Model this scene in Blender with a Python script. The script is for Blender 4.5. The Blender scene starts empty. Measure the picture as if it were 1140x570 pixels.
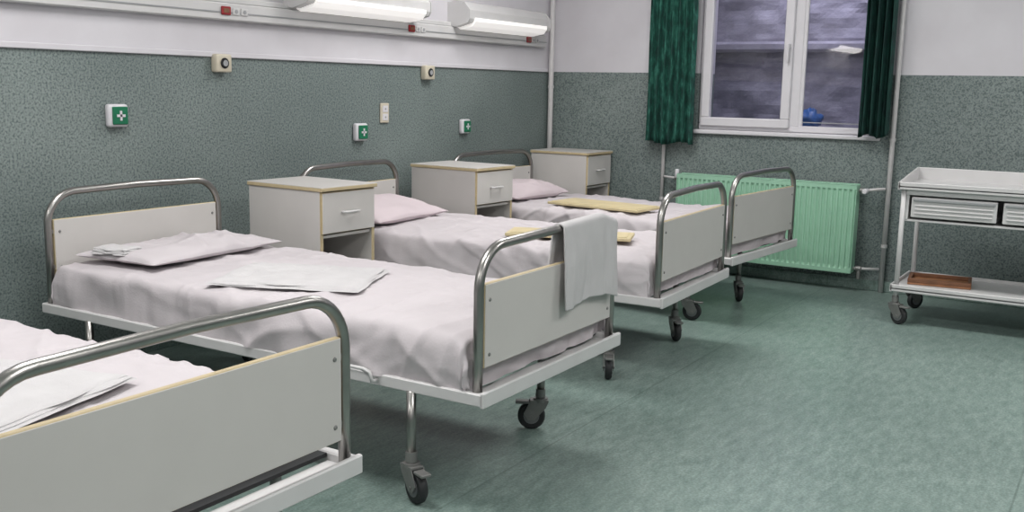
import bpy, bmesh, math, random
from mathutils import Vector, Matrix, noise
random.seed(4)
pi=math.pi
sc=bpy.context.scene
try:
    sc.view_settings.view_transform='Standard'
    sc.view_settings.look='None'
except Exception: pass

# ---------------------------------------------------------------- materials
def lin(c):
    return tuple(((v/255)/12.92 if v/255<=.04045 else (((v/255)+.055)/1.055)**2.4) for v in c)+(1,)
def mat(name,col,rough=.5,metal=0,spec=.5,noise_amt=0,noise_scale=20,bump=0,bump_scale=60,emis=0,emcol=None,sheen=0):
    m=bpy.data.materials.new(name);m.use_nodes=True
    nt=m.node_tree;b=nt.nodes['Principled BSDF']
    b.inputs['Base Color'].default_value=lin(col)
    b.inputs['Roughness'].default_value=rough;b.inputs['Metallic'].default_value=metal
    b.inputs['Specular IOR Level'].default_value=spec
    tc=nt.nodes.new('ShaderNodeTexCoord')
    if noise_amt:
        n=nt.nodes.new('ShaderNodeTexNoise');n.inputs['Scale'].default_value=noise_scale;n.inputs['Detail'].default_value=5
        nt.links.new(tc.outputs['Object'],n.inputs['Vector'])
        r=nt.nodes.new('ShaderNodeValToRGB')
        c=lin(col);r.color_ramp.elements[0].position=.3;r.color_ramp.elements[1].position=.7
        r.color_ramp.elements[0].color=tuple(v*(1-noise_amt) for v in c[:3])+(1,)
        r.color_ramp.elements[1].color=tuple(min(1,v*(1+noise_amt)) for v in c[:3])+(1,)
        nt.links.new(n.outputs['Fac'],r.inputs['Fac']);nt.links.new(r.outputs['Color'],b.inputs['Base Color'])
    if bump:
        n2=nt.nodes.new('ShaderNodeTexNoise');n2.inputs['Scale'].default_value=bump_scale;n2.inputs['Detail'].default_value=4
        nt.links.new(tc.outputs['Object'],n2.inputs['Vector'])
        bp=nt.nodes.new('ShaderNodeBump');bp.inputs['Strength'].default_value=bump;bp.inputs['Distance'].default_value=.01
        nt.links.new(n2.outputs['Fac'],bp.inputs['Height']);nt.links.new(bp.outputs['Normal'],b.inputs['Normal'])
    if emis:
        b.inputs['Emission Color'].default_value=lin(emcol or col);b.inputs['Emission Strength'].default_value=emis
    return m
M={}
M['white']=mat('painted_white_metal',(200,199,199),.35,noise_amt=.03,noise_scale=8)
M['lam']=mat('white_laminate',(194,191,188),.45,noise_amt=.03,noise_scale=5)
M['edge']=mat('beige_edge_band',(186,170,136),.5,noise_amt=.06)
M['chrome']=mat('brushed_steel_tube',(160,158,155),.3,metal=1,noise_amt=.08,noise_scale=15)
M['steel']=mat('grey_zinc_metal',(132,132,130),.45,metal=.5,noise_amt=.1)
M['rubber']=mat('black_rubber',(38,39,41),.6,noise_amt=.1)
M['hub']=mat('grey_wheel_hub',(112,114,116),.45,noise_amt=.05)
M['dark']=mat('dark_underside',(40,42,44),.7,noise_amt=.1)
M['sheet']=mat('cotton_sheet',(192,186,189),.85,spec=.2,noise_amt=.03,noise_scale=4,bump=.1,bump_scale=120)
M['pillow']=mat('pillow_case',(198,186,190),.85,spec=.2,noise_amt=.03,noise_scale=5,bump=.1,bump_scale=120)
M['towel']=mat('folded_linen',(192,190,191),.9,spec=.2,noise_amt=.04,noise_scale=10,bump=.2,bump_scale=200)
M['boardy']=mat('yellow_fibreboard',(198,184,146),.6,noise_amt=.08,noise_scale=12)
M['wood']=mat('brown_wood',(150,104,72),.5,noise_amt=.25,noise_scale=14)
M['woodd']=mat('dark_wood',(116,78,54),.5,noise_amt=.25,noise_scale=14)
M['rad']=mat('green_radiator_enamel',(152,196,170),.4,noise_amt=.04,noise_scale=6)
M['pvc']=mat('window_pvc',(208,206,210),.35,noise_amt=.02)
M['beige']=mat('beige_plastic',(196,188,170),.45,noise_amt=.04)
M['black']=mat('black_plastic',(24,24,26),.4,noise_amt=.05)
M['green']=mat('green_alarm_plastic',(20,106,74),.4,noise_amt=.05)
M['red']=mat('red_socket_plastic',(140,22,30),.4,noise_amt=.05)
M['pipe']=mat('white_pipe_paint',(200,198,198),.4,noise_amt=.04)
M['diff']=mat('lamp_diffuser',(246,245,244),.3,emis=.45,emcol=(255,250,246))
M['diffon']=mat('lit_lamp_diffuser',(246,245,244),.3,emis=9,emcol=(255,250,246))
M['diffb']=mat('ceiling_diffuser',(250,248,245),.3,emis=3,emcol=(255,250,244))
M['blue']=mat('blue_plastic_bag',(60,100,160),.4,noise_amt=.3,noise_scale=30)
M['grayp']=mat('grey_plastic',(150,152,154),.4,noise_amt=.05)

def nodes_mat(name):
    m=bpy.data.materials.new(name);m.use_nodes=True
    nt=m.node_tree;return m,nt,nt.nodes['Principled BSDF']
def ramp(nt,stops):
    r=nt.nodes.new('ShaderNodeValToRGB');e=r.color_ramp.elements
    e[0].position=stops[0][0];e[0].color=lin(stops[0][1]);e[1].position=stops[-1][0];e[1].color=lin(stops[-1][1])
    for p,c in stops[1:-1]:
        x=e.new(p);x.color=lin(c)
    return r
def tex(nt,scale,detail=4,rough=.5,vscale=None,rot=None):
    tc=nt.nodes.new('ShaderNodeTexCoord');mp=nt.nodes.new('ShaderNodeMapping')
    if vscale: mp.inputs['Scale'].default_value=vscale
    if rot: mp.inputs['Rotation'].default_value=rot
    n=nt.nodes.new('ShaderNodeTexNoise');n.inputs['Scale'].default_value=scale;n.inputs['Detail'].default_value=detail;n.inputs['Roughness'].default_value=rough
    nt.links.new(tc.outputs['Object'],mp.inputs['Vector']);nt.links.new(mp.outputs['Vector'],n.inputs['Vector'])
    return n
def mixc(nt,mode,fac,a,b):
    m=nt.nodes.new('ShaderNodeMix');m.data_type='RGBA';m.blend_type=mode
    if isinstance(fac,(int,float)): m.inputs[0].default_value=fac
    else: nt.links.new(fac,m.inputs[0])
    nt.links.new(a,m.inputs[6])
    if isinstance(b,tuple): m.inputs[7].default_value=b
    else: nt.links.new(b,m.inputs[7])
    return m.outputs[2]

m,nt,b=nodes_mat('speckled_wainscot')
n1=tex(nt,105,2,.6);r1=ramp(nt,[(.36,(84,96,96)),(.46,(116,127,125)),(.64,(136,146,143))])
nt.links.new(n1.outputs['Fac'],r1.inputs['Fac'])
n2=tex(nt,1.3,5);r2=ramp(nt,[(.3,(218,222,223)),(.7,(255,255,255))]);nt.links.new(n2.outputs['Fac'],r2.inputs['Fac'])
nt.links.new(mixc(nt,'MULTIPLY',1,r1.outputs['Color'],r2.outputs['Color']),b.inputs['Base Color'])
b.inputs['Roughness'].default_value=.5
bp=nt.nodes.new('ShaderNodeBump');bp.inputs['Strength'].default_value=.2;bp.inputs['Distance'].default_value=.003
nt.links.new(n1.outputs['Fac'],bp.inputs['Height']);nt.links.new(bp.outputs['Normal'],b.inputs['Normal'])
M['wains']=m
m,nt,b=nodes_mat('white_wall_paint')
n1=tex(nt,2.2,5);r1=ramp(nt,[(.3,(196,193,198)),(.7,(208,206,211))])
nt.links.new(n1.outputs['Fac'],r1.inputs['Fac']);nt.links.new(r1.outputs['Color'],b.inputs['Base Color']);b.inputs['Roughness'].default_value=.7
M['wallw']=m
M['ceil']=mat('ceiling_paint',(232,231,231),.8,noise_amt=.02,noise_scale=2)
# floor linoleum
m,nt,b=nodes_mat('green_linoleum')
n1=tex(nt,13,10,.8,vscale=(2.2,.7,1),rot=(0,0,.45));r1=ramp(nt,[(.34,(106,128,121)),(.5,(133,153,146)),(.66,(155,173,166))])
nt.links.new(n1.outputs['Fac'],r1.inputs['Fac'])
n2=tex(nt,.9,5);r2=ramp(nt,[(.3,(222,225,225)),(.7,(255,255,255))]);nt.links.new(n2.outputs['Fac'],r2.inputs['Fac'])
c=mixc(nt,'MULTIPLY',1,r1.outputs['Color'],r2.outputs['Color'])
n3=tex(nt,110,2);r3=ramp(nt,[(.4,(226,226,226)),(.6,(255,255,255))]);nt.links.new(n3.outputs['Fac'],r3.inputs['Fac'])
c=mixc(nt,'MULTIPLY',1,c,r3.outputs['Color'])
tc=nt.nodes.new('ShaderNodeTexCoord');sp=nt.nodes.new('ShaderNodeSeparateXYZ');nt.links.new(tc.outputs['Object'],sp.inputs[0])
def mth(op,a,bv=None,cv=None):
    x=nt.nodes.new('ShaderNodeMath');x.operation=op
    for i,v in enumerate((a,bv,cv)):
        if v is None: continue
        if isinstance(v,(int,float)): x.inputs[i].default_value=v
        else: nt.links.new(v,x.inputs[i])
    return x.outputs[0]
s=mth('ABSOLUTE',mth('SUBTRACT',mth('FRACT',mth('DIVIDE',mth('ADD',sp.outputs['X'],10*1.5-2.25+.75),1.5)),.5))
s=mth('LESS_THAN',s,.0022)
c=mixc(nt,'MIX',mth('MULTIPLY',s,.5),c,lin((76,94,88)))
nt.links.new(c,b.inputs['Base Color'])
rr=nt.nodes.new('ShaderNodeMapRange');rr.inputs['To Min'].default_value=.22;rr.inputs['To Max'].default_value=.45
nt.links.new(n1.outputs['Fac'],rr.inputs['Value']);nt.links.new(rr.outputs[0],b.inputs['Roughness'])
b.inputs['Specular IOR Level'].default_value=.5
M['floor']=m
m,nt,b=nodes_mat('green_curtain_fabric')
n1=tex(nt,26,5,.6,vscale=(1,1,.45));r1=ramp(nt,[(.38,(12,54,48)),(.52,(22,80,68)),(.68,(58,122,106))])
nt.links.new(n1.outputs['Fac'],r1.inputs['Fac']);nt.links.new(r1.outputs['Color'],b.inputs['Base Color']);b.inputs['Roughness'].default_value=.8
M['curt']=m
m,nt,b=nodes_mat('dark_green_curtain_fabric')
n1=tex(nt,26,5,.6,vscale=(1,1,.45));r1=ramp(nt,[(.38,(10,44,42)),(.6,(20,66,58))])
nt.links.new(n1.outputs['Fac'],r1.inputs['Fac']);nt.links.new(r1.outputs['Color'],b.inputs['Base Color']);b.inputs['Roughness'].default_value=.8
M['curtd']=m
m,nt,b=nodes_mat('rough_exterior_masonry')
n1=tex(nt,3.5,8,.7,vscale=(1,1,1.8));r1=ramp(nt,[(.3,(128,126,138)),(.5,(150,148,160)),(.7,(178,176,188))])
nt.links.new(n1.outputs['Fac'],r1.inputs['Fac']);nt.links.new(r1.outputs['Color'],b.inputs['Base Color']);b.inputs['Roughness'].default_value=.9
bp=nt.nodes.new('ShaderNodeBump');bp.inputs['Strength'].default_value=.5;bp.inputs['Distance'].default_value=.03
nt.links.new(n1.outputs['Fac'],bp.inputs['Height']);nt.links.new(bp.outputs['Normal'],b.inputs['Normal'])
M['mason']=m
m=bpy.data.materials.new('window_glass');m.use_nodes=True;nt=m.node_tree;nt.nodes.clear()
o=nt.nodes.new('ShaderNodeOutputMaterial');mx=nt.nodes.new('ShaderNodeMixShader');tr=nt.nodes.new('ShaderNodeBsdfTransparent');gl=nt.nodes.new('ShaderNodeBsdfGlossy')
fr=nt.nodes.new('ShaderNodeFresnel');fr.inputs['IOR'].default_value=1.7
tr.inputs['Color'].default_value=(.86,.86,.92,1);gl.inputs['Roughness'].default_value=.01
nt.links.new(fr.outputs[0],mx.inputs[0]);nt.links.new(tr.outputs[0],mx.inputs[1]);nt.links.new(gl.outputs[0],mx.inputs[2]);nt.links.new(mx.outputs[0],o.inputs[0])
M['glass']=m

# ---------------------------------------------------------------- builder
class B:
    def __init__(s,name):
        s.name=name;s.v=[];s.f=[];s.mi=[];s.sm=[];s.mats=[]
    def mid(s,k):
        if k not in s.mats: s.mats.append(k)
        return s.mats.index(k)
    def add(s,vs,fs,k,smooth=False,mtx=None):
        o=len(s.v);i=s.mid(k)
        for v in vs:
            v=Vector(v)
            if mtx: v=mtx@v
            s.v.append(v)
        for f in fs:
            s.f.append([o+a for a in f]);s.mi.append(i);s.sm.append(smooth)
    def box(s,lo,hi,k,bev=.004,mtx=None,seg=1):
        bm=bmesh.new();bmesh.ops.create_cube(bm,size=1)
        c=(Vector(lo)+Vector(hi))/2;d=Vector(hi)-Vector(lo)
        for v in bm.verts: v.co=Vector((v.co.x*d.x+c.x,v.co.y*d.y+c.y,v.co.z*d.z+c.z))
        bev=min(bev,min(abs(x) for x in d)*.45)
        if bev>0: bmesh.ops.bevel(bm,geom=bm.edges[:],offset=bev,segments=seg,affect='EDGES',profile=.5)
        bm.verts.index_update()
        s.add([v.co.copy() for v in bm.verts],[[v.index for v in f.verts] for f in bm.faces],k,seg>1,mtx)
        bm.free()
    def tube(s,pts,r,k,seg=12,caps=True,flat=False):
        pts=[Vector(p) for p in pts];n=len(pts)
        rs=r if isinstance(r,(list,tuple)) else [r]*n
        vs=[];fs=[];prev=None
        for i,p in enumerate(pts):
            a=i;b_=i
            while True:
                a=max(a-1,0);b_=min(b_+1,n-1)
                t=pts[b_]-pts[a]
                if t.length>1e-6 or (a==0 and b_==n-1): break
            t.normalize()
            if prev is None:
                up=Vector((0,0,1)) if abs(t.z)<.9 else Vector((1,0,0))
                nn=t.cross(up).normalized()
            else: nn=(prev-t*prev.dot(t)).normalized()
            prev=nn;bb=t.cross(nn)
            for j in range(seg):
                an=2*pi*j/seg;vs.append(p+(nn*math.cos(an)+bb*math.sin(an))*rs[i])
        for i in range(n-1):
            for j in range(seg):
                fs.append([i*seg+j,i*seg+(j+1)%seg,(i+1)*seg+(j+1)%seg,(i+1)*seg+j])
        if caps:
            fs.append(list(range(seg))[::-1]);fs.append([(n-1)*seg+j for j in range(seg)])
        s.add(vs,fs,k,not flat)
    def cyl(s,p,q,r,k,seg=20,bev=0):
        p=Vector(p);q=Vector(q);d=(q-p)
        if bev:
            u=d.normalized()*bev
            s.tube([p,p+u,q-u,q],[r-bev,r,r,r-bev],k,seg,caps=False)
            r2=r-bev
        else:
            s.tube([p,q],r,k,seg,caps=False);r2=r
        t=d.normalized();up=Vector((0,0,1)) if abs(t.z)<.9 else Vector((1,0,0))
        nn=t.cross(up).normalized();bb=t.cross(nn)
        for c in (p,q):
            s.add([c+(nn*math.cos(2*pi*j/seg)+bb*math.sin(2*pi*j/seg))*r2 for j in range(seg)],[list(range(seg))],k,False)
    def prism(s,prof,axis,a,b_,k,mtx=None):
        n=len(prof);vs=[]
        for t in (a,b_):
            for u,w in prof:
                vs.append((u,t,w) if axis=='y' else ((t,u,w) if axis=='x' else (u,w,t)))
        fs=[[i,(i+1)%n,n+(i+1)%n,n+i] for i in range(n)]+[list(range(n))[::-1],[n+i for i in range(n)]]
        s.add(vs,fs,k,False,mtx)
    def grid(s,fn,nu,nv,k,smooth=True,mtx=None):
        vs=[fn(i/nu,j/nv) for i in range(nu+1) for j in range(nv+1)]
        fs=[[i*(nv+1)+j,(i+1)*(nv+1)+j,(i+1)*(nv+1)+j+1,i*(nv+1)+j+1] for i in range(nu) for j in range(nv)]
        s.add(vs,fs,k,smooth,mtx)
    def done(s,loc=(0,0,0),rz=0,parent=None,fix=True):
        me=bpy.data.meshes.new(s.name);me.from_pydata([tuple(v) for v in s.v],[],s.f)
        for k in s.mats: me.materials.append(M[k])
        me.polygons.foreach_set('material_index',s.mi);me.polygons.foreach_set('use_smooth',s.sm)
        if fix:
            bm=bmesh.new();bm.from_mesh(me);bmesh.ops.recalc_face_normals(bm,faces=bm.faces[:]);bm.to_mesh(me);bm.free()
        me.update()
        ob=bpy.data.objects.new(s.name,me);bpy.context.collection.objects.link(ob)
        ob.location=loc;ob.rotation_euler=(0,0,rz)
        if parent: ob.parent=parent
        return ob
def empty(name,loc,rz=0):
    e=bpy.data.objects.new(name,None);e.empty_display_size=.1;bpy.context.collection.objects.link(e)
    e.location=loc;e.rotation_euler=(0,0,rz);return e
def N(x,y,z=0): return noise.noise(Vector((x,y,z)))

# ---------------------------------------------------------------- room
X1,Y0,Y1,ZC,WH=6.2,-3.6,6.88,2.9,1.426
q=B('floor');q.box((-.15,Y0-.15,-.1),(X1+.15,Y1+.15,0),'floor',0);q.done()
q=B('ceiling');q.box((-.15,Y0-.15,ZC),(X1+.15,Y1+.15,ZC+.1),'ceil',0);q.done()
def wall(name,boxes):
    q=B(name)
    for lo,hi in boxes:
        z0,z1=lo[2],hi[2]
        if z0<WH<z1:
            q.box(lo,(hi[0],hi[1],WH),'wains',0);q.box((lo[0],lo[1],WH),hi,'wallw',0)
        else: q.box(lo,hi,'wains' if z1<=WH else 'wallw',0)
    return q.done()
wall('wall_left',[((-.15,Y0,0),(0,Y1,ZC))])
wall('wall_right',[((X1,Y0,0),(X1+.15,Y1,ZC))])
wall('wall_front',[((-.15,Y0-.15,0),(X1+.15,Y0,ZC))])
WX0,WX1,WZ0,WZ1=1.24,2.50,1.01,2.35
wall('wall_back',[((-.15,Y1,0),(WX0,Y1+.3,ZC)),((WX1,Y1,0),(X1+.15,Y1+.3,ZC)),((WX0,Y1,0),(WX1,Y1+.3,WZ0)),((WX0,Y1,WZ1),(WX1,Y1+.3,ZC))])
for nm,lo,hi in (('baseboard_left',(0,Y0,0),(.012,Y1,.07)),('baseboard_back',(.012,Y1-.012,0),(X1,Y1,.07))):
    q=B(nm);q.box(lo,hi,'floor',.003);q.done()
q=B('trim_1');q.box((0,Y0,WH-.004),(.014,Y1,WH+.022),'wallw',.003);q.done()

# window
q=B('window_1')
fy0,fy1=Y1+.02,Y1+.09
ox0,ox1,oz0,oz1=WX0+.004,WX1-.004,WZ0+.02,WZ1-.004
def framebox(x0,x1,z0,z1,w,y0,y1,k='pvc',wb=None):
    wb=wb or w
    q.box((x0,y0,z0),(x1,y1,z0+wb),k,.006);q.box((x0,y0,z1-w),(x1,y1,z1),k,.006)
    q.box((x0,y0,z0+wb),(x0+w,y1,z1-w),k,.006);q.box((x1-w,y0,z0+wb),(x1,y1,z1-w),k,.006)
framebox(ox0,ox1,oz0,oz1,.045,fy0,fy1)
q.box((1.88,fy0,oz0+.04),(1.97,fy1,oz1-.04),'pvc',.006)
framebox(ox0+.02,1.905,oz0+.025,oz1-.02,.062,fy0-.025,fy0+.03)
q.box((1.935,fy0+.005,oz0+.04),(1.99,fy0+.03,oz1-.04),'pvc',.004)
q.box((1.868,fy0-.045,1.60),(1.892,fy0-.02,1.63),'pvc',.004);q.box((1.873,fy0-.06,1.50),(1.888,fy0-.042,1.63),'pvc',.004)
for a,b_ in ((ox0+.06,1.86),(1.96,ox1-.03)):
    q.add([(a,fy0+.02,oz0+.03),(b_,fy0+.02,oz0+.03),(b_,fy0+.02,oz1-.03),(a,fy0+.02,oz1-.03)],[[0,1,2,3]],'glass')
    # dark glazing gaskets
    for lo,hi in (((a+.016,fy0+.010,oz0+.068),(b_-.018,fy0+.016,oz0+.074)),):
        q.box(lo,hi,'grayp',0)
q.done()
q=B('window_sill');q.box((WX0-.02,Y1-.03,WZ0-.012),(WX1+.02,Y1+.1,WZ0+.018),'pvc',.006);q.done()
q=B('exterior_wall')
def em(u,v):
    x=-.6+u*4.6;z=-.2+v*3.4
    return (x,8.1+.06*N(x*2,z*3,1)+.03*N(x*6,z*9,4),z)
q.grid(em,110,90,'mason',False)
q.box((-.6,7.75,-.2),(4,8.2,1.0),'mason',.02)
q.box((-.6,7.98,1.62),(4,8.2,1.70),'mason',.02)
q.done(fix=False)
q=B('plastic_bag')
def bag(u,v):
    a=2*pi*u;t=pi*v;r=.07*(1+.35*N(math.cos(a)*2,math.sin(a)*2,t*2))
    return (r*math.sin(t)*math.cos(a)*1.2,r*math.sin(t)*math.sin(a),.07+r*math.cos(t)*1.2)
q.grid(bag,24,16,'blue');q.done((1.78,7.84,1.02),fix=False)

# curtains
def curtain(name,x0,x1,z0,z1,y,folds,k,seed,flare=0):
    q=B(name)
    def fn(u,v):
        z=z0+v*(z1-z0)+ (0.012*math.sin(u*9+seed) if v<.01 else 0)
        x=x0+u*(x1-x0)+(1-v)*flare*(u-.5)+.006*N(u*5,z*2,seed)
        ph=u*folds*2*pi+.6*N(u*3,z*.8,seed)
        return (x,y+.032*math.sin(ph)+.012*math.sin(2*ph+1+z),z)
    q.grid(fn,120,40,k)
    ob=q.done(fix=False)
    sd=ob.modifiers.new('s','SOLIDIFY');sd.thickness=.003
    return ob
curtain('window_curtain',.895,1.245,.925,2.55,6.77,7,'curt',1,.02)
curtain('window_curtain',2.40,2.59,1.03,2.55,6.77,4,'curtd',5,.0)
q=B('curtain_rod');q.cyl((.7,6.77,2.57),(2.95,6.77,2.57),.014,'white')
for x in (.8,1.9,2.85): q.cyl((x,6.77,2.57),(x,6.879,2.57),.009,'white')
q.done()

# radiator
q=B('radiator')
rx0,rx1,rz0,rz1,ry0,ry1=1.17,2.43,.125,.71,6.72,6.82
nf=36
def rfn(y,sgn):
    def fn(u,v):
        z=rz0+v*(rz1-rz0);x=rx0+u*(rx1-rx0)
        ph=u*nf;fr=ph-math.floor(ph)
        d=.011*min(1,max(0,(abs(fr-.5)-.18)/.12))
        e=min(v,1-v)*(rz1-rz0)
        d*=min(1,max(0,(e-.022)/.015))
        return (x,y+sgn*d,z)
    return fn
q.grid(rfn(ry0,1),nf*10,40,'rad',False);q.grid(rfn(ry1,-1),nf*10,40,'rad',False)
for z in (rz0,rz1-.03): q.box((rx0,ry0+.0005,z),(rx1,ry0+.012,z+.03),'rad',.003)
q.box((rx0-.002,ry0+.002,rz0),(rx0+.004,ry1,rz1),'rad',.002);q.box((rx1-.004,ry0+.002,rz0),(rx1+.002,ry1,rz1),'rad',.002)
for i in range(60):
    x=rx0+.01+i*(rx1-rx0-.02)/59;q.box((x-.002,ry0+.01,rz1-.004),(x+.002,ry1-.01,rz1+.002),'rad',0)
q.box((rx0,ry0,rz1-.004),(rx1,ry0+.012,rz1+.004),'rad',.002);q.box((rx0,ry1-.012,rz1-.004),(rx1,ry1,rz1+.004),'rad',.002)
for x in (rx0+.2,rx1-.2):
    q.box((x-.015,ry1,rz0+.05),(x+.015,Y1-.001,rz0+.09),'rad',.002);q.box((x-.015,ry1,rz1-.09),(x+.015,Y1-.001,rz1-.05),'rad',.002)
q.tube([(rx1,6.78,rz1-.035),(rx1+.05,6.78,rz1-.035),(rx1+.07,6.79,rz1-.03),(2.588,6.83,rz1-.02)],.010,'pipe')
q.cyl((rx1+.01,6.78,rz1-.035),(rx1+.045,6.78,rz1-.035),.017,'steel')
q.cyl((rx1+.055,6.78,rz1-.035),(rx1+.055,6.70,rz1-.035),.017,'pvc',bev=.004)
q.tube([(rx1,6.78,rz0+.03),(rx1+.06,6.79,rz0+.03),(2.588,6.83,rz0+.03)],.010,'pipe')
q.cyl((rx1+.02,6.78,rz0+.03),(rx1+.055,6.78,rz0+.03),.018,'steel')
q.cyl((rx1+.04,6.78,rz0+.03),(rx1+.04,6.78,rz0-.04),.014,'steel')
q.cyl((rx0-.04,6.78,rz1-.035),(rx0,6.78,rz1-.035),.016,'steel');q.cyl((rx0-.025,6.78,rz1-.035),(rx0-.025,6.78,rz1+.03),.015,'pvc',bev=.003)
q.tube([(rx0-.03,6.78,rz1-.035),(1.04,6.83,rz1-.035),(1.015,6.85,rz1-.035)],.009,'pipe')
q.done()
def hpipe(x,y,r,cl):
    q=B('heating_pipe');q.tube([(x,y,.001),(x,y,1.4),(x,y,ZC-.001)],r,'pipe',16)
    for z in cl: q.cyl((x,y,z),(x,y,z+.02),r+.004,'pipe')
    q.done()
hpipe(2.605,6.850,.016,(.3,1.0,1.9));hpipe(1.0,6.855,.013,(.5,1.2,2.1));hpipe(.045,6.825,.02,(.5,1.3,2.1))

# medical rail
q=B('medical_supply_rail')
q.box((0,Y0+.3,1.605),(.045,6.74,1.69),'white',.006);q.box((.045,Y0+.3,1.640),(.049,6.74,1.646),'grayp',0)
q.box((0,Y0+.3,1.69),(.03,6.74,1.72),'white',.005)
for y in (.4,2.0,3.58,5.08,6.49):
    q.box((.044,y-.045,1.630),(.056,y+.015,1.672),'red',.004);q.box((.055,y-.035,1.64),(.058,y+.002,1.662),'woodd',.002)
    q.box((.044,y+.03,1.632),(.052,y+.075,1.668),'white',.003);q.cyl((.050,y+.052,1.65),(.054,y+.052,1.65),.010,'grayp')
    q.box((.044,y+.085,1.632),(.052,y+.13,1.668),'white',.003);q.cyl((.050,y+.107,1.65),(.054,y+.107,1.65),.010,'grayp')
q.done()
def lamp(y0,y1,z=1.70,k='diff'):
    q=B('wall_lamp')
    prof=[(0,.01),(0,.15),(.06,.165),(.13,.15),(.175,.10),(.175,.045),(.16,.02),(.06,-.005)]
    q.prism([(a,b_+z) for a,b_ in prof],'y',y0,y1,'white')
    for y in (y0-.008,y1): q.prism([(a*1.03,b_*1.03+z-.002) for a,b_ in prof],'y',y,y+.008,'white')
    q.prism([(.02,z-.002),(.06,z-.02),(.155,z-.002),(.182,z+.03),(.182,z+.052),(.15,z+.05)],'y',y0+.06,y1-.05,k)
    return q.done()
lamp(4.02,5.09,1.705);lamp(5.52,6.56,1.695);lamp(.6,1.7,1.71);lamp(-2.3,-.9,1.93,'diffon')

def intercom(y,z):
    q=B('intercom_box');q.box((.0005,y-.05,z-.045),(.045,y+.05,z+.045),'beige',.008,seg=2)
    q.cyl((.045,y,z),(.052,y,z),.027,'black',bev=.003);q.cyl((.052,y,z),(.056,y,z),.016,'grayp',bev=.002);q.done()
intercom(3.55,1.393);intercom(5.27,1.385)
def alarm(y,z,s=1):
    q=B('nurse_call_button');h=.052*s
    q.box((.0005,y-h,z-h),(.035,y+h,z+h),'pvc',.012,seg=3)
    q.box((.033,y-h*.7,z-h*.78),(.043,y+h*.86,z+h*.78),'green',.004)
    q.box((.042,y-h*.02,z-h*.42),(.0465,y+h*.18,z+h*.42),'pvc',0);q.box((.042,y-h*.34,z-h*.11),(.0465,y+h*.50,z+h*.11),'pvc',0)
    q.done()
alarm(2.93,1.14);alarm(4.61,1.02);alarm(5.70,1.03,.95)
q=B('wall_socket');q.box((.0005,4.81,1.07),(.012,4.89,1.19),'beige',.004);q.box((.011,4.825,1.085),(.016,4.875,1.125),'pvc',.002);q.box((.011,4.825,1.135),(.016,4.875,1.175),'pvc',.002)
for z in (1.105,1.155): q.cyl((.015,4.85,z),(.018,4.85,z),.006,'grayp')
q.done()

# ---------------------------------------------------------------- caster
def caster(q,x,y,ang,top,R=.053):
    ca,sa=math.cos(ang),math.sin(ang)
    off=.034
    cx,cy=x+ca*off,y+sa*off
    mt=Matrix.Translation((x,y,0))@Matrix.Rotation(ang,4,'Z')
    q.cyl((x,y,top-.004),(x,y,top+.03),.019,'steel')
    q.cyl((x,y,2*R+.006),(x,y,top),.013,'steel')
    q.cyl((x,y,2*R+.004),(x,y,2*R+.018),.028,'steel')
    for s in (-1,1):
        w=.022*s
        q.prism([(-.030,2*R+.006),(.040,2*R+.008),(off+.030,R+.012),(off+.012,R-.014),(off-.012,R-.014),(-.020,2*R-.018)],'y',w-.0015,w+.0015,'steel',mt)
    q.prism([(-.030,2*R+.004),(.040,2*R+.006),(.040,2*R+.012),(-.030,2*R+.012)],'y',-.023,.023,'steel',mt)
    ax=Vector((-sa,ca,0));c=Vector((cx,cy,R))
    q.cyl(c-ax*.015,c+ax*.015,R,'rubber',28,bev=.006)
    q.cyl(c-ax*.0165,c+ax*.0165,R*.58,'hub',20)
    q.cyl(c-ax*.027,c+ax*.027,.006,'steel',10)
    q.box((off+.01,-.018,2*R-.004),(off+.062,.018,2*R+.006),'steel',.002,mtx=mt)

# ---------------------------------------------------------------- bed
def hoop(x,ztop,zbot,y0,y1,rad=.13):
    pts=[(x,y0,zbot),(x,y0,(zbot+ztop)/2),(x,y0,ztop-rad)]
    for i in range(1,10):
        a=pi/2*i/9;pts.append((x,y0+rad-rad*math.cos(a),ztop-rad+rad*math.sin(a)))
    pts.append((x,(y0+y1)/2,ztop+.006))
    for i in range(0,10):
        a=pi/2*i/9;pts.append((x,y1-rad+rad*math.sin(a),ztop-rad+rad*math.cos(a)))
    pts+=[(x,y1,(zbot+ztop)/2),(x,y1,zbot)]
    return pts
def wr(x,y,s):
    px=x+.12*N(x*1.7,y*1.7,s);py=y+.12*N(x*1.7,y*1.7,s+9)
    h=.008*N(x*2.2,y*3,s)+.0025*N(x*7,y*8,s)
    for (a,fx,fy,am) in ((.5,1.3,7,.015),(-.6,1.1,8,.012),(1.4,1.5,9,.010),(-.1,.8,12,.005)):
        u=px*math.cos(a)+py*math.sin(a);v=-px*math.sin(a)+py*math.cos(a)
        rdg=1-abs(N(u*fx,v*fy,s+a*7))
        msk=max(0,min(1,.5+1.6*N(x*1.2,y*1.2,s+a*3)))
        h+=am*(max(0,rdg-.72)/.28)**2*msk
    return h
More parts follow.
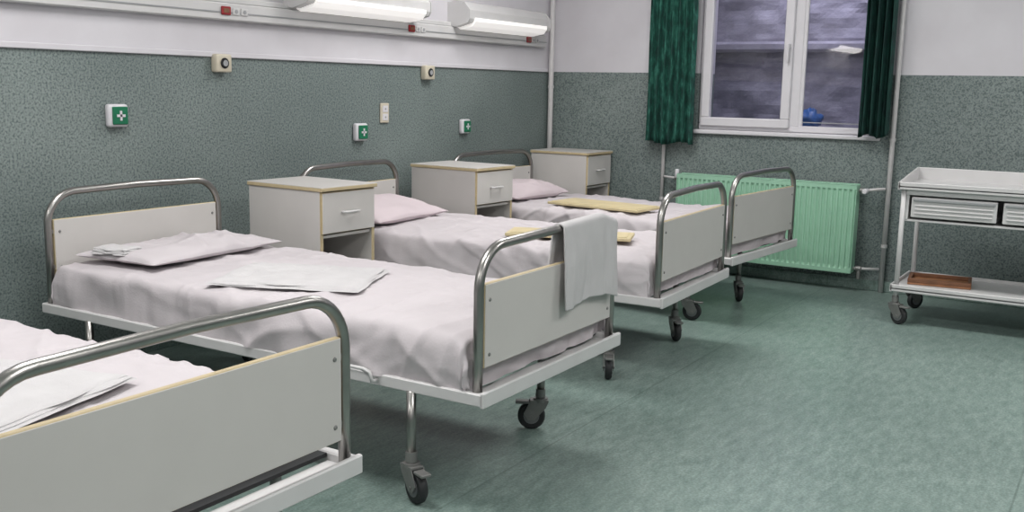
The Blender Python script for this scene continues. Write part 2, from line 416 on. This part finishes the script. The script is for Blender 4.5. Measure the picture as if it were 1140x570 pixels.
def bed(loc,rz,seed,W=.94,ht=.83,bt=.72,bb=.46,MT=.555,legs=(.03,.86),angs=(.2,.2,.2,.2),mx=.075,L=2.17,lx=1.90):
    e=empty('hospital_bed',loc,rz)
    q=B('frame');z0,z1=.352,.392
    q.box((0,0,z0),(L,.028,z1),'white',.004);q.box((0,W-.028,z0),(L,W,z1),'white',.004)
    q.box((0,.028,z0),(.03,W-.028,z1),'white',.004)
    q.box((L-.09,.028,z0),(L,W-.028,z1-.02),'white',.004);q.box((L-.012,0,z0-.004),(L+.004,W,z1+.006),'white',.004)
    for x in (.3,.75,1.2,1.65,lx): q.box((x-.02,.028,z0),(x+.02,W-.028,z1-.012),'steel',.003)
    q.box((.03,.03,z1-.012),(L-.09,W-.03,z1-.002),'dark',0)
    i=0
    for x in (.30,lx):
        for y in legs:
            q.tube([(x,y,.128),(x,y,z0+.005)],.0155,'chrome',14)
            caster(q,x,y,angs[i],.130);i+=1
    q.cyl((.30,legs[0],.25),(.30,legs[1],.25),.010,'steel')
    q.done(parent=e)
    q=B('foot_hoop');q.tube(hoop(L-.035,ht,z0+.01,.025,W-.025),.0155,'chrome',16);q.done(parent=e)
    q=B('head_hoop');q.tube(hoop(.035,.845,z0+.01,.025,W-.025),.0155,'chrome',16);q.done(parent=e)
    for nm,x,zb,zt in (('footboard',L-.035,bb,bt),('headboard',.035,.50,.735)):
        q=B(nm);q.box((x-.009,.045,zb),(x+.009,W-.045,zt),'edge',.002)
        for s in (-1,1): q.box((x+s*.0095-.0015,.047,zb+.002),(x+s*.0095+.0015,W-.047,zt-.002),'lam',.001)
        for y in (.07,W-.07):
            for z in (zb+.04,zt-.05): q.cyl((x-.014,y,z),(x+.0145,y,z),.006,'steel',12,bev=.002)
        for y in (.043,W-.043):
            for z in (zb+.04,zt-.05): q.box((x-.006,y-.010,z-.008),(x+.006,y+.010,z+.008),'steel',.001)
        q.done(parent=e)
    x0,x1,y0,y1=.065,L-mx,.012,W-.012
    h=MT-.388
    nx,ny=210,110
    vs=[]
    for i in range(nx+1):
        for j in range(ny+1):
            X=(x0-h)+(x1-x0+2*h)*i/nx;Y=(y0-h)+(y1-y0+2*h)*j/ny
            ex=max(x0-X,X-x1,0);ey=max(y0-Y,Y-y1,0);e_=max(ex,ey)
            vs.append(Vector((min(max(X,x0),x1),min(max(Y,y0),y1),MT-min(e_,h))))
    idx=lambda i,j:i*(ny+1)+j
    for it in range(16):
        nv=[v.copy() for v in vs]
        for i in range(1,nx):
            for j in range(1,ny):
                nv[idx(i,j)]=(vs[idx(i-1,j)]+vs[idx(i+1,j)]+vs[idx(i,j-1)]+vs[idx(i,j+1)])/4
        vs=nv
    out=[]
    for i in range(nx+1):
        for j in range(ny+1):
            v=vs[idx(i,j)]
            X=(x0-h)+(x1-x0+2*h)*i/nx;Y=(y0-h)+(y1-y0+2*h)*j/ny
            a=vs[idx(min(i+1,nx),j)]-vs[idx(max(i-1,0),j)];b_=vs[idx(i,min(j+1,ny))]-vs[idx(i,max(j-1,0))]
            n=a.cross(b_)
            n=n.normalized() if n.length>1e-9 else Vector((0,0,1))
            side=1-max(0,min(1,n.z))
            d=wr(X,Y,seed)+side*.016*N(X*6,Y*6,seed+3)+side*.008*N(X*15,Y*3,seed)
            p=v+n*d
            if i in(0,nx) or j in(0,ny): p.z+=.012*N(X*4,Y*4,seed)
            p.z=max(p.z,.386);p.x=min(p.x,L-.052)
            out.append(p)
    q=B('mattress')
    fs=[[idx(i,j),idx(i+1,j),idx(i+1,j+1),idx(i,j+1)] for i in range(nx) for j in range(ny)]
    q.add(out,fs,'sheet',True);q.done(parent=e,fix=False)
    return e
MT=.555
b1=bed((.26,.83,0),0,11,W=.98,ht=.803,bt=.70,bb=.44,MT=.54,mx=.16,legs=(.03,.95))
b2=bed((.23,2.375,0),math.radians(.4),23,W=.94,ht=.83,bt=.72,bb=.46,legs=(.005,.82),angs=(2.6,2.0,-.4,-2.6))
b3=bed((.12,3.92,0),math.radians(2.2),37,W=.93,ht=.84,bt=.73,legs=(.005,.84),angs=(2.6,2.0,-1.1,-.9),L=2.15)
b4=bed((.06,5.42,0),math.radians(-4.5),51,W=.96,ht=.84,bt=.73,legs=(.03,.74),angs=(2.6,2.0,.3,-.9),L=2.08,lx=1.80)
q=B('side_handle');q.tube([(1.62,-.004,.372),(1.62,-.03,.375),(1.625,-.035,.405),(1.65,-.035,.412),(1.74,-.035,.412),(1.765,-.035,.405),(1.77,-.03,.375),(1.77,-.004,.372)],.006,'white',8);q.done(parent=b2)

# soft goods
def pillow(loc,rz,sx,sy,h,seed,k='pillow',tilt=0,wa=1.0,lump=.03):
    q=B('pillow');nu,nv=70,90
    def fn(sgn):
        def f(u,v):
            a=u*2-1;b_=v*2-1
            t=((1-abs(a)**2.6)*(1-abs(b_)**2.6));t=max(t,0)**.45
            x=a*sx/2*(1-.07*(1-b_*b_)*abs(a))+.014*N(b_*3,a*3,seed);y=b_*sy/2*(1-.05*(1-a*a)*abs(b_))+.014*N(b_*3,a*3,seed+5)
            z=sgn*h/2*t
            if sgn>0: z+=t*(wr(x*1.1+3,y*1.1,seed)*wa+lump*N(x*3.5,y*3.5,seed)+lump*.3*N(x*9,y*9,seed))
            return (x,y,z+h/2)
        return f
    q.grid(fn(1),nu,nv,k);q.grid(fn(-1),nu,nv,k)
    o=q.done(loc,rz,fix=True);o.rotation_euler=(0,tilt,rz);return o
pillow((.53,2.86,MT+.006),.08,.44,.76,.060,3,k='sheet',wa=1.5,lump=.035)
pillow((.42,4.36,MT+.012),.05,.40,.66,.10,8,tilt=.16)
pillow((.40,5.83,MT+.012),-.08,.38,.62,.10,13,tilt=.16)
pillow((.56,1.3,MT-.01),.0,.40,.70,.08,21)
def folded(name,loc,rz,sx,sy,layers,seed,k='towel',t=.006):
    q=B(name)
    for l in range(layers):
        def fn(u,v,l=l):
            x=(u-.5)*sx*(1-.03*l)+.012*N(u*3,v*3,seed+l);y=(v-.5)*sy*(1-.04*l)+.012*N(u*3,v*3,seed-l)
            e_=min(min(u,1-u)*sx,min(v,1-v)*sy)
            return (x,y,l*t+t*min(1,(e_/.012))**.5+.006*abs(N(x*6,y*6,seed))+.5*wr(x*2,y*2,seed+l)*min(1,e_/.05))
        q.grid(fn,60,60,k)
    return q.done(loc,rz,fix=False)
folded('folded_sheet',(1.33,2.74,MT+.016),.42,.58,.44,3,5,t=.005)
folded('folded_towel',(.50,2.55,MT+.050),.2,.17,.12,4,9,t=.006)
folded('folded_sheet',(1.72,1.27,MT+.004),.25,.52,.46,3,15)
q=B('draped_towel')
hx=.23+2.17-.035;hz=.838
def dr(u,v):
    y=2.885+.40*u
    fl,bl,r=.27,.13,.021
    s=v*(fl+bl+pi*r)
    if s<bl: x=hx-r;z=hz-.004-(bl-s)
    elif s<bl+pi*r:
        a=(s-bl)/r;x=hx-r*math.cos(a);z=hz-.004+r*math.sin(a)
    else: x=hx+r;z=hz-.004-(s-bl-pi*r)
    w=.022*N(u*3.2,z*3,2)+.010*N(u*8,z*2,6)+.012*math.sin(u*5+1)
    dd=max(0,hz-z)
    sg=1 if x>hx else -1
    return (x+sg*abs(w)*min(1,dd*8)+sg*.003,y-.03*dd+.012*N(z*4,u*2,3),z+.012*u+.012*N(u*3,1,7)*min(1,dd*5)-.03*max(0,u-.75)/.25)
q.grid(dr,70,100,'towel')
o=q.done(fix=False);sd=o.modifiers.new('s','SOLIDIFY');sd.thickness=.006;sd.offset=1
def board(loc,rz,sx,sy):
    q=B('yellow_board');q.box((-sx/2,-sy/2,0),(sx/2,sy/2,.016),'boardy',.003)
    q.box((-sx/2+.02,-sy/2+.02,.016),(sx/2-.02,sy/2-.02,.019),'boardy',.001)
    q.done(loc,rz)
board((1.62,4.33,MT+.022),.35,.62,.22)
board((1.17,5.58,MT+.022),-.10,.66,.30)

# ---------------------------------------------------------------- bedside cabinets
def cabinet(loc,rz,D,Wd,H):
    q=B('bedside_cabinet');t=.018;zb=.075
    q.box((0,0,zb),(D-.02,t,H-t),'lam',.002);q.box((0,Wd-t,zb),(D-.02,Wd,H-t),'lam',.002)
    for y in (0,Wd-t): q.box((D-.02,y,zb),(D-.017,y+t,H-t),'edge',.0)
    q.box((0,t,zb),(t,Wd-t,H-t),'lam',.002)
    q.box((-.005,-.008,H-t),(D,Wd+.008,H),'edge',.003);q.box((-.004,-.007,H-.001),(D-.001,Wd+.007,H+.002),'lam',.001)
    q.box((t,t,zb),(D-.03,Wd-t,zb+t),'lam',.002)
    q.box((t,t,.40),(D-.03,Wd-t,.40+t),'lam',.002)
    dz0,dz1=.60,H-t-.006
    q.box((t,t,dz0-.024),(D-.03,Wd-t,dz0-.008),'lam',.002)
    q.box((D-.032,.006,dz0),(D-.010,Wd-.006,dz1),'edge',.002);q.box((D-.011,.008,dz0+.002),(D-.008,Wd-.008,dz1-.002),'lam',.001)
    ym=Wd/2;zm=(dz0+dz1)/2
    q.tube([(D-.01,ym-.05,zm),(D+.012,ym-.05,zm),(D+.016,ym-.04,zm),(D+.016,ym+.04,zm),(D+.012,ym+.05,zm),(D-.01,ym+.05,zm)],.006,'white',8)
    q.box((D-.032,.006,zb+.01),(D-.014,Wd-.006,.395),'edge',.002);q.box((D-.015,.008,zb+.012),(D-.012,Wd-.008,.393),'lam',.001)
    for x in (.05,D-.07):
        for y in (.05,Wd-.05):
            q.cyl((x,y,.05),(x,y,zb+.002),.008,'steel');q.cyl((x,y-.01,.026),(x,y+.01,.026),.026,'rubber',bev=.003);q.box((x-.008,y-.014,.026),(x+.008,y+.014,.056),'steel',.002)
    q.done(loc,rz)
cabinet((.27,3.48,0),math.radians(-2.5),.51,.37,.82)
cabinet((.14,4.95,0),math.radians(-3),.52,.38,.82)
cabinet((.10,6.46,0),0,.49,.38,.84)

# ---------------------------------------------------------------- trolley
q=B('medical_trolley')
tx0,tx1,ty0,ty1=2.84,4.15,5.93,6.47
for x in (tx0+.03,tx1-.03):
    for y in (ty0+.03,ty1-.03):
        q.tube([(x,y,.125),(x,y,.80)],.014,'white',12)
        caster(q,x,y,-.5 if y<6.2 else .9,.13,R=.052)
def tray(z,h,back):
    q.box((tx0,ty0,z),(tx1,ty1,z+.012),'white',.003)
    q.box((tx0,ty0,z-.012),(tx1,ty0+.010,z+h),'white',.004);q.box((tx0,ty1-.01,z-.012),(tx1,ty1,z+back),'white',.004)
    for x,s in ((tx0,1),(tx1,-1)):
        a,b_=(x,x+.01) if s>0 else (x-.01,x)
        q.prism([(ty0,z-.012),(ty1,z-.012),(ty1,z+back),(ty0+.02,z+h),(ty0,z+h)],'x',a,b_,'white')
tray(.785,.032,.085);tray(.20,.03,.03)
q.box((tx0+.045,ty0+.02,.745),(tx1-.045,ty1-.03,.786),'white',.002)
q.box((tx0+.045,ty0+.03,.60),(tx0+.06,ty1-.03,.75),'white',.002);q.box((tx1-.06,ty0+.03,.60),(tx1-.045,ty1-.03,.75),'white',.002)
q.box((tx0+.045,ty1-.04,.60),(tx1-.045,ty1-.03,.75),'white',.002);q.box((tx0+.045,ty0+.03,.595),(tx1-.045,ty1-.03,.607),'white',.002)
dw=.44
for i in range(2):
    a=tx0+.075+i*(dw+.03);b_=a+dw
    q.box((a,ty0+.022,.620),(b_,ty0+.040,.735),'white',.004)
    for s in (0,1,2): q.box((a+.02,ty0+.016,.640+s*.022),(b_-.02,ty0+.024,.648+s*.022),'white',.002)
    q.box((a+.01,ty0+.012,.712),(b_-.01,ty0+.03,.728),'grayp',.003)
    q.box((a,ty0+.04,.625),(b_,ty1-.06,.63),'white',0)
q.box((tx0+.075+2*(dw+.03),ty0+.022,.62),(tx1-.075,ty0+.04,.735),'white',.004)
q.done()
q=B('wooden_tray')
q.box((-.17,-.12,0),(.17,.12,.012),'wood',.003)
for lo,hi in (((-.17,-.12,.012),(.17,-.10,.035)),((-.17,.10,.012),(.17,.12,.035)),((-.17,-.10,.012),(-.15,.10,.035)),((.15,-.10,.012),(.17,.10,.035))): q.box(lo,hi,'woodd',.003)
q.done((3.06,6.22,.2125),.12)

# ---------------------------------------------------------------- ceiling lamps
LC=[(1.5,-1.2),(4.6,-1.2),(1.5,1.9),(4.6,1.9),(1.5,5.0),(4.6,5.0)]
for (x,y) in LC:
    q=B('ceiling_lamp');q.box((x-.7,y-.32,ZC-.07),(x+.7,y+.32,ZC-.001),'white',.01);q.box((x-.68,y-.30,ZC-.082),(x+.68,y+.30,ZC-.07),'diffb',.004);q.done()
    l=bpy.data.lights.new('ceiling_light','AREA');l.shape='RECTANGLE';l.size=1.3;l.size_y=.6;l.energy=42;l.color=(1,.985,.975)
    o=bpy.data.objects.new('ceiling_light',l);o.location=(x,y,ZC-.09);bpy.context.collection.objects.link(o)
l=bpy.data.lights.new('exterior_fill','AREA');l.size=1.0;l.energy=40;l.color=(.88,.87,1)  # added fill to brighten the masonry behind the window, no actual fitting
o=bpy.data.objects.new('exterior_fill',l);o.location=(2.0,7.30,2.9);o.rotation_euler=(math.radians(22),0,0);bpy.context.collection.objects.link(o)
w=bpy.data.worlds.new('world');sc.world=w;w.use_nodes=True
w.node_tree.nodes['Background'].inputs[0].default_value=(.30,.32,.42,1);w.node_tree.nodes['Background'].inputs[1].default_value=.5

# ---------------------------------------------------------------- camera
R=Vector((.8459,.5332,.0188));F=Vector((-.5231,.8358,-.1662)).normalized()
U=R.cross(F).normalized();R=F.cross(U).normalized()
cam=bpy.data.cameras.new('camera');o=bpy.data.objects.new('camera',cam);bpy.context.collection.objects.link(o)
mw=Matrix(((R.x,U.x,-F.x,3.99),(R.y,U.y,-F.y,0),(R.z,U.z,-F.z,1.3),(0,0,0,1)))
o.matrix_world=mw;cam.sensor_fit='HORIZONTAL';cam.sensor_width=36;cam.lens=1113/1140*36;cam.clip_start=.02
sc.camera=o
